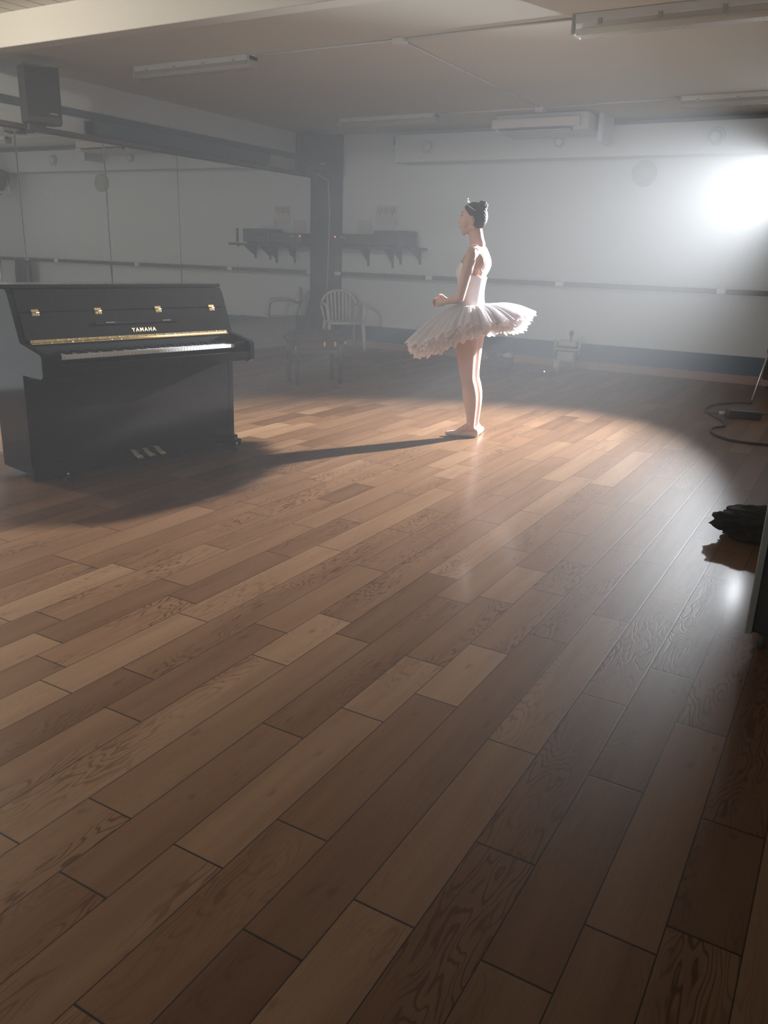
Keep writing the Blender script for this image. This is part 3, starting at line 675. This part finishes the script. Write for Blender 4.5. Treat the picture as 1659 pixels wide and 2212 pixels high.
    # tights: shells over the legs
    for s in (1, -1):
        q = MB(); save = b; b = q; leg(s, 0); b = save
        vs = q.v; 
        o = q.build('tights_leg', M['tights'], root)
        r2 = o.modifiers.new('remesh', 'REMESH'); r2.mode = 'VOXEL'; r2.voxel_size = .005; r2.use_smooth_shade = True
        s2 = o.modifiers.new('smooth', 'SMOOTH'); s2.iterations = 6; s2.factor = .5
        d2 = o.modifiers.new('grow', 'DISPLACE'); d2.strength = .0045; d2.mid_level = 0
    # slippers
    for h, dr, an in feet:
        q = MB(); he = h-dr*.028+V((0, 0, .028))
        q.cone2(he, h+dr*.09+V((0, 0, .026)), .0285, .0285, 14); q.cone2(h+dr*.09+V((0, 0, .026)), h+dr*.19+V((0, 0, .020)), .0305, .018, 14); q.cone2(he, he+V((0, 0, .018)), .028, .027)
        sl = q.build('slipper', M['slipper'], root)
        r2 = sl.modifiers.new('remesh', 'REMESH'); r2.mode = 'VOXEL'; r2.voxel_size = .004; r2.use_smooth_shade = True
        s2 = sl.modifiers.new('smooth', 'SMOOTH'); s2.iterations = 4; s2.factor = .5
        perp = V((-dr.y, dr.x, 0))
        MB().tube([tuple(an+perp*.03+V((0, 0, -.02))), tuple(an+dr*.045+V((0, 0, -.028))), tuple(an-perp*.03+V((0, 0, -.02)))], .004, 6).build('elastic', M['slipper'], sl)
    # bodice
    q = MB(); n = 48; m = 22; vs = []; fs = []
    def top(th):
        c = math.cos(th); s_ = abs(math.sin(th))
        if c > 0: return 1.235+.078*c**.45
        return 1.235-.035*abs(c)**.7
    for i in range(m+1):
        for k in range(n):
            th = 2*PI*k/n; z = .93+(top(th)-.93)*i/m; vs.append(T(z, th, .0065+ (.006 if z < 1.1 else 0)*(1.1-z)/.17))
    for i in range(m):
        for k in range(n): fs.append((i*n+k, i*n+(k+1) % n, (i+1)*n+(k+1) % n, (i+1)*n+k))
    q.add(vs, fs, True); bo = q.build('bodice', M['satin'], root)
    so = bo.modifiers.new('thick', 'SOLIDIFY'); so.thickness = .003; so.offset = 1
    for s in (-1, 1):
        p1 = V(T(1.285, s*.55, .008)); p4 = V(T(1.215, PI-s*.75*1.0, .008) if s > 0 else T(1.215, -PI+.75, .008))
        MB().tube(smooth_path([tuple(p1), tuple(V(T(1.335, s*.65, .008))), (.088, s*.112, 1.412), (.052, s*.118, 1.432), (.012, s*.115, 1.405), tuple(V(T(1.30, PI-.72 if s > 0 else -PI+.72, .011))), tuple(p4)]), .0045, 8, flat=(1.3, .6)).build('shoulder_strap', M['satin'], root)
    bw = MB()
    for a in range(5): bw.ball((-.012+.005*math.cos(a*1.3), .124, 1.255-.008*a), (.007, .006, .008), n=8, m=6)
    unit(bw, 'bow', M['slipper'], root, 'small pink bow at the shoulder strap')
    # tutu: pleated layers of tulle
    rnd = random.Random(11)
    tut = MB().tube([T(.985+0*k, 2*PI*k/32, .016) for k in range(33)], .010, 8, cap=False).build('tutu', M['satin'], root)
    tut['label'] = 'white pleated tulle tutu'
    nl = 6
    for L in range(nl):
        q = MB(); n = 300; m = 16; vs = []; fs = []; ph = rnd.uniform(0, 6.28); f0 = L/(nl-1)      # 0 top layer .. 1 bottom
        jag = [rnd.uniform(-1, 1) for _ in range(n)]
        pl = rnd.uniform(34, 46)
        for i in range(m+1):
            t = i/m
            for k in range(n):
                th = 2*PI*k/n; c = math.cos(th); s_ = math.sin(th)
                cx, hd, hw = P(.985)
                lump = noise.noise(V((c*1.6, s_*1.6, L*.35)))*1.0; lump2 = noise.noise(V((c*4.5, s_*4.5, 7+L*1.3)))
                rim = (.460 - .060*f0) + .020*lump + .022*jag[k]*(t**6)*.8 + .018*lump2
                if c > 0: rim += .035*c          # the front reaches a little farther
                r0x, r0y = hd+.012, hw+.012
                rx = r0x+(rim-r0x)*t; ry = r0y+(rim+.02-r0y)*t
                drop = (.085+.10*f0)*t**1.5 + .085*t**2     # droop of the plate
                tilt = -.115*c*t + .02*(1 if s_ > 0 else 0)*t*s_
                fold = -.045*t*max(0, min(1, (th-1.25)/.18 if th < 1.6 else 1-(th-1.6)/2.2)) if 1.25 < th < 3.8 else 0
                fold = .0+(-.030*t if .55 < th < 1.55 else 0) + (-.012*t*math.sin((th-.55)*3.1) if .55 < th < 1.55 else 0)
                pleat = (.012*math.sin(pl*th+ph+2.2*lump)+.010*math.sin(pl*.43*th+ph*2))*t**.8*(1.1-.3*t)
                wav = .035*lump*t + .018*lump2*t
                z = 1.0 - .008*f0 - drop + tilt + fold + pleat + wav
                vs.append((cx-.012+rx*c, ry*s_, z))
        for i in range(m):
            for k in range(n): fs.append((i*n+k, i*n+(k+1) % n, (i+1)*n+(k+1) % n, (i+1)*n+k))
        q.add(vs, fs, True); o = q.build('tulle_layer', M['tulle'], tut)
    # hair cap, bun, tiara
    q = MB(); n = 40; m = 26; vs = []; hcap = hc+V((-.004, 0, .010)); Rr = (.0985, .0775, .1025)
    bm = bmesh.new(); bmesh.ops.create_uvsphere(bm, u_segments=144, v_segments=110, radius=1)
    kill = []
    for v in bm.verts:
        x, y, z = v.co; lim = -.78+(.10*(x+.6)**2 if x < -.25 else 0) if x < -.25 else (-.77+(x+.25)*1.9 if x < .18 else .05+(x-.18)*1.05)
        if z < lim: kill.append(v)
    bmesh.ops.delete(bm, geom=kill, context='VERTS')
    for v in bm.verts:
        u = v.co.copy(); w = 1+.010*math.sin(26*math.atan2(u.y, u.z+.4)); v.co = V((u.x*Rr[0]*w, u.y*Rr[1]*w, u.z*Rr[2]*w))+hcap
    q.bm(bm, smooth=True); h = q.build('hair', M['hair'], root)
    so = h.modifiers.new('thick', 'SOLIDIFY'); so.thickness = .010; so.offset = -1
    bc = hc+V((-.062, 0, .088)); q = MB()
    for j in range(5):
        a0 = j*1.25; tilt = Matrix.Rotation(.5*math.sin(j*2.1), 3, 'X') @ Matrix.Rotation(-.6+.3*j, 3, 'Y')
        pts = [tuple(bc + tilt @ V(((.031-.003*j)*math.cos(a), (.032-.003*j)*math.sin(a), .007*j-.012))) for a in [a0+2*PI*i/16 for i in range(17)]]
        q.tube(pts, [.011+.004*math.sin(i*1.1) for i in range(17)], 8, cap=False)
    q.ball(tuple(bc), (.036, .036, .031)); q.build('bun', M['hair'], h)
    tw = MB(); pts = []
    for i in range(21):
        a = -PI*.62+PI*1.24*i/20; pts.append(tuple(hcap + V(((.060)*math.cos(a)-.004, .083*math.sin(a), .088-.058*(1-math.cos(a))*.62))))
    tiara = tw.tube(pts, .0028, 6).build('tiara', M['crystal'], root); tiara['label'] = 'thin silver tiara with a crystal peak'
    for i, (dy, hh) in enumerate(((-.03, .014), (-.015, .020), (0, .034), (.015, .020), (.03, .014))):
        base = hcap+V((.056-abs(dy)*.25, dy, .090-abs(dy)*.1)); q = MB()
        bm = bmesh.new(); bmesh.ops.create_icosphere(bm, subdivisions=1, radius=.006); q.bm(bm, Matrix.Translation(base+V((0, 0, hh*.45))) @ Matrix.Diagonal((1, 1, hh/.016, 1)))
        q.ball(tuple(base+V((0, 0, hh))), .004, n=6, m=5); q.build('crystal', M['crystal'], tiara)
    for s in (-1, 1):
        ey = MB().ball(tuple(hc+V((.0765, s*.031, .015))), (.0085, .0125, .0055), n=14, m=8).build('eye', M['sclera'], root)
        MB().ball(tuple(hc+V((.0815, s*.033, .0145))), (.0045, .0050, .0048), n=10, m=7).build('iris', M['eye'], ey)
        MB().tube(smooth_path([tuple(hc+V((.083, s*.020, .017))), tuple(hc+V((.0865, s*.031, .0205))), tuple(hc+V((.077, s*.045, .017)))]), .0018, 6).build('lashes', M['brow'], ey)
        MB().tube([tuple(hc+V((.0865, s*.016, .040))), tuple(hc+V((.081, s*.030, .045))), tuple(hc+V((.069, s*.045, .040)))], [.003, .0035, .002], 6, flat=(1, .6)).build('eyebrow', M['brow'], root)
    MB().ball(tuple(hc+V((.0990, 0, -.061))), (.003, .013, .0045), n=12, m=6).ball(tuple(hc+V((.0970, 0, -.071))), (.003, .011, .0045), n=12, m=6).build('lips', M['lip'], root)
    MB().ball((-.012+.098, .088, 1.575), .004, n=8, m=6).build('earring', M['crystal'], root)
dancer()

# ------------------------------------------------------------------ lamp on its stand (right, mostly out of frame)
LX, LY, LZ = -.77, 9.9, 2.33
def lamp():
    t = thing('light_stand', 'silver tripod light stand beside the cables and the black flag', 'light stand', (LX, LY, 0))
    aim = V((-3.05, 4.6, .66)); d = (aim-V((LX, LY, LZ))).normalized()
    for (x, y) in ((-.886-LX, 9.11-LY), (.52, -.30), (.10, .36)):
        MB().tube([(x, y, .012), (x*.04, y*.04, 1.02)], .012, 10).build('leg', M['steel'], t)
        MB().ball((x, y, .016), .016, n=8, m=6).build('foot', M['rubber'], t)
        MB().tube([(x*.55, y*.55, .47), (0, 0, .30)], .007, 8).build('brace', M['steel'], t)
    MB().tube([(0, 0, .25), (0, 0, 1.15)], .018, 12).build('lower_pole', M['steel'], t)
    MB().tube([(0, 0, 1.1), (0, 0, 2.0)], .014, 12).build('upper_pole', M['steel'], t)
    for z in (1.02, .30): MB().tube([(0, 0, z-.03), (0, 0, z+.03)], .028, 12).build('collar', M['black'], t)
    h = thing('film_lamp', 'round film lamp head with barn doors throwing the white beam', 'lamp', (LX, LY, LZ))
    Q = d.to_track_quat('-Z', 'Y').to_matrix().to_4x4()
    MB().lathe([(.10, .42), (.15, .40), (.16, .12), (.165, .05), (.165, .03), (.150, .03), (.150, .10)], 28, Q).build('housing', M['black'], h)
    MB().lathe([(.145, .06), (.12, .045), (.002, .040)], 28, Q).build('lens', M['lens'], h)
    for a in range(4):
        R2 = Matrix.Rotation(a*PI/2, 4, 'Z')
        MB().box((0, .20, -.02), (.24, .008, .16), Q @ R2 @ Matrix.Translation((0, -.0, 0)) @ Matrix.Rotation(.0, 4, 'X')).build('barn_door', M['black'], h)
    y = MB().tube([(-.19, 0, .2), (-.19, -.26, .2), (.19, -.26, .2), (.19, 0, .2)], .012, 8, Q).build('yoke', M['steel'], h)
    li = bpy.data.lights.new('film_lamp_light', 'SPOT'); li.energy = 12800; li.color = (.90, .95, 1.0); li.spot_size = math.radians(54.6); li.spot_blend = 1.0; li.shadow_soft_size = .07
    lo = bpy.data.objects.new('film_lamp_light', li); C.objects.link(lo); lo.parent = h
    lo.location = d*.06; lo.rotation_euler = d.to_track_quat('-Z', 'Y').to_euler()
lamp()

# added warm fill lamp, out of view at left, to brighten the near ceiling
t = thing('added_fill_lamp', 'added unseen warm fill lamp under the near slatted ceiling', 'lamp', (-6.4, 2.9, 2.78))
MB().lathe([(.03, .34), (.03, .30), (.012, .29), (.012, .10)], 14).build('rod', M['white'], t)
MB().lathe([(.02, .10), (.11, .10), (.13, .02), (.12, .02), (.10, .09), (.02, .09)], 22).build('shade', M['white'], t)
MB().ball((0, 0, .16), .03, n=12, m=8).build('bulb', M['fill_bulb'], t)
li = bpy.data.lights.new('added_fill_light', 'POINT'); li.energy = 105; li.color = (1, .90, .76); li.shadow_soft_size = .05
lo = bpy.data.objects.new('added_fill_light', li); C.objects.link(lo); lo.parent = t; lo.location = (.05, .05, .2)

# ------------------------------------------------------------------ floor clutter
def cable(pts, label, r=.009):
    # smooth through points (Catmull-Rom)
    P = [V(p) for p in pts]; o = []
    for i in range(len(P)-1):
        a, b, c, d = P[max(i-1, 0)], P[i], P[i+1], P[min(i+2, len(P)-1)]
        for k in range(8):
            t = k/8; o.append(.5*((2*b)+(-a+c)*t+(2*a-5*b+4*c-d)*t*t+(-a+3*b-3*c+d)*t**3))
    o.append(P[-1]); ob = MB().tube([tuple(p) for p in o], r, 8).build('cable', M['rubber']); return tag(ob, label, 'cable', 'cables on the floor by the lamp stand')
cable([(-.88, 9.05, .01), (-1.0, 9.02, .01), (-1.17, 8.76, .01), (-1.215, 8.40, .01), (-1.16, 8.18, .01), (-1.05, 8.10, .02)], 'black cable looping from the power box towards the stand leg')
cable([(-1.19, 8.28, .01), (-1.06, 8.00, .01), (-.96, 7.80, .01), (-.92, 7.55, .01), (-.985, 7.42, .01), (-.965, 7.20, .01), (-.86, 7.02, .01), (-.72, 6.93, .01), (-.50, 6.95, .01), (.1, 7.0, .01)], 'black cable curling forward from the power box towards the cabinet', .010)
t = thing('power_box', 'black power box lying on the floor among the cables', 'power box', (-.84, 8.14, 0), .25)
MB().box((0, 0, .04), (.30, .16, .08), b=.015).build('case', M['black'], t)
MB().tube([(-.15, .02, .03), (-.21, .02, .03)], .018, 10).build('plug', M['greyplastic'], t)
MB().tube([(.14, -.02, .05), (.20, -.05, .06), (.24, -.02, .02)], .008, 8).build('lead', M['rubber'], t)

def bag():
    bm = bmesh.new(); bmesh.ops.create_icosphere(bm, subdivisions=5, radius=1)
    for v in bm.verts:
        u = v.co.copy(); n = noise.noise(u*1.6+V((3, 1, 2)))*.32+noise.noise(u*4.0)*.20+noise.noise(u*9)*.09
        q = V((math.copysign(abs(u.x)**.8, u.x)*.27, math.copysign(abs(u.y)**.8, u.y)*.15, math.copysign(abs(u.z)**.75, u.z)*.085))*(1+n)
        q.z += .085 + (.035 if u.x > .3 else 0)*(1 if u.z > 0 else 0)*min(1, (u.x-.3)*4 if u.x > .3 else 0); q.z = max(q.z, .0)
        v.co = q
    t = thing('crumpled_bag', 'black crumpled bag lying on the floor beside the dark cabinet', 'bag', (-.20, 4.38, .001), .05)
    MB().bm(bm, smooth=True).build('body', M['blackcloth'], t)
    MB().tube([(-.10, -.02, .17), (-.02, -.05, .20), (.08, -.02, .19), (.12, .03, .17)], .010, 8, flat=(1.6, .5)).build('strap', M['blackcloth'], t)
bag()
# equipment case at the right edge
t = thing('equipment_cabinet', 'dark upright equipment cabinet with metal edges beside the crumpled bag', 'cabinet', (-.185, 3.0, 0))
MB().box((.30, .20, .48), (.56, .38, .82), b=.006).build('body', M['black'], t)
for y in (.012, .388): MB().box((.012, y, .485), (.024, .024, .84), b=.003).build('corner_edge', M['alu'], t)
for y in (.10, .16): MB().box((.018, y, .485), (.010, .008, .80)).build('side_slat', M['alu'], t)
MB().box((.30, .006, .90), (.58, .02, .02), b=.003).build('top_edge', M['alu'], t)
for x in (.06, .52):
    for y in (.06, .34): MB().tube([(x-.014, y, .036), (x+.014, y, .036)], .036, 14).build('wheel', M['rubber'], t)
# small things along the back wall
t = thing('floor_heater', 'small pale device with stacked plates leaning by the blue wall band', 'device', (-3.29, 10.42, 0))
MB().box((.0, .02, .16), (.22, .14, .13), b=.01).build('lower_box', M['greyplastic'], t)
MB().box((.0, .0, .255), (.34, .16, .018), b=.005).build('plate', M['greyplastic'], t)
MB().box((.0, .02, .33), (.24, .12, .07), b=.01).build('upper_box', M['greyplastic'], t)
for x in (-.16, .16): MB().tube([(x, .0, .20), (x, .0, .37)], .018, 10).build('side_post', M['greyplastic'], t)
MB().tube([(.03, .02, .36), (.03, .02, .43)], .012, 10).build('stem', M['black'], t)
MB().ball((.03, .02, .455), (.03, .03, .04), n=12, m=8).build('knob', M['black'], t)
for x in (-.09, .09): MB().tube([(x, .02, .0), (x, .02, .10)], .010, 8).build('foot', M['greyplastic'], t)
o = MB().lathe([(.035, .002), (.045, .01), (.042, .14), (.03, .145)], 16, Matrix.Translation((-3.30, 10.08, 0))).build('paper_cup', M['greyplastic']); tag(o, 'small pale cup on the floor before the stacked device', 'cup')
t = thing('sound_pack', 'low dark pack with an orange light on the floor by the cup', 'electronic device', (-3.38, 9.70, 0), .1)
MB().box((0, 0, .035), (.34, .20, .066), b=.018).build('case', M['black'], t)
MB().ball((.08, -.103, .05), .008, n=8, m=6).build('indicator', M['led_orange'], t)
t = thing('equipment_heap', 'dark heap of rig parts on the floor behind the dancer legs', 'rig', (-3.93, 9.75, 0), .2)
MB().box((0, 0, .09), (.30, .22, .16), b=.03).build('case', M['black'], t)
MB().box((-.12, .02, .20), (.12, .12, .06), b=.015).build('top_block', M['black'], t)
MB().box((.10, -.05, .19), (.10, .10, .05), b=.012).build('pale_block', M['greyplastic'], t)
MB().tube([(.05, 0, .17), (.02, .02, .25), (-.05, .03, .27)], .012, 8).build('handle', M['rubber'], t)
# dark flag / curtain behind the stand
t = thing('black_flag', 'tall dark cloth flag behind the tripod light stand', 'flag', (-.93, 10.41, 0), 0)
q = MB(); vs = []; fs = []; n = 24; m = 10
for i in range(m+1):
    for k in range(n+1): vs.append((k/n*.4, .02*math.sin(k*1.3)+.01*math.sin(i+k), .10+i/m*.95))
for i in range(m):
    for k in range(n): a = i*(n+1)+k; fs.append((a, a+1, a+n+2, a+n+1))
q.add(vs, fs, True); o = q.build('cloth', M['blackcloth'], t); so = o.modifiers.new('thick', 'SOLIDIFY'); so.thickness = .004
MB().tube([(-.0, 0, 1.06), (.4, 0, 1.06)], .01, 8).build('top_rod', M['steel'], t)
MB().tube([(.2, .03, 0), (.2, .03, 1.06)], .012, 8).build('post', M['steel'], t)
MB().box((.2, .03, .01), (.3, .2, .02)).build('base', M['rubber'], t)

# ------------------------------------------------------------------ haze, camera, colour
w = bpy.data.worlds.new('world'); sc.world = w; w.use_nodes = True; nt = w.node_tree; nt.nodes.clear()
ow = nt.nodes.new('ShaderNodeOutputWorld'); bg = nt.nodes.new('ShaderNodeBackground'); bg.inputs[0].default_value = (0, 0, 0, 1); bg.inputs[1].default_value = 0
vs_ = nt.nodes.new('ShaderNodeVolumeScatter'); vs_.inputs['Color'].default_value = (.97, .98, 1, 1); vs_.inputs['Density'].default_value = .0115; vs_.inputs['Anisotropy'].default_value = .25
nt.links.new(bg.outputs[0], ow.inputs['Surface']); nt.links.new(vs_.outputs[0], ow.inputs['Volume'])

def camera():
    yaw, pitch, roll = 0.51771693, 0.30523225, -0.03369468
    cy, sy, cp, sp, cr, sr = math.cos(yaw), math.sin(yaw), math.cos(pitch), math.sin(pitch), math.cos(roll), math.sin(roll)
    F = V((-sy*cp, cy*cp, -sp)); r = V((cy, sy, 0)); d = F.cross(r); r2 = r*cr+d*sr; d2 = d*cr-r*sr
    cam = bpy.data.cameras.new('camera'); o = bpy.data.objects.new('camera', cam); C.objects.link(o)
    cam.sensor_fit = 'VERTICAL'; cam.sensor_height = 36; cam.lens = 1755.085/2212*36; cam.clip_start = .05
    Mx = Matrix((r2, -d2, -F)).transposed().to_4x4(); Mx.translation = V((0, 0, 1.33)); o.matrix_world = Mx
    sc.camera = o
camera()
vsn = sc.view_settings; vsn.view_transform = 'Standard'; vsn.look = 'None'; vsn.gamma = 1; vsn.exposure = 0; vsn.use_curve_mapping = False
cy = sc.cycles
cy.use_adaptive_sampling = True; cy.adaptive_threshold = .03; cy.adaptive_min_samples = 16; cy.use_denoising = True; cy.denoiser = 'OPENIMAGEDENOISE'; cy.denoising_input_passes = 'RGB_ALBEDO_NORMAL'
cy.max_bounces = 6; cy.diffuse_bounces = 3; cy.glossy_bounces = 3; cy.transmission_bounces = 3; cy.volume_bounces = 1; cy.transparent_max_bounces = 24
cy.caustics_reflective = False; cy.caustics_refractive = False; cy.sample_clamp_indirect = 6; cy.sample_clamp_direct = 0
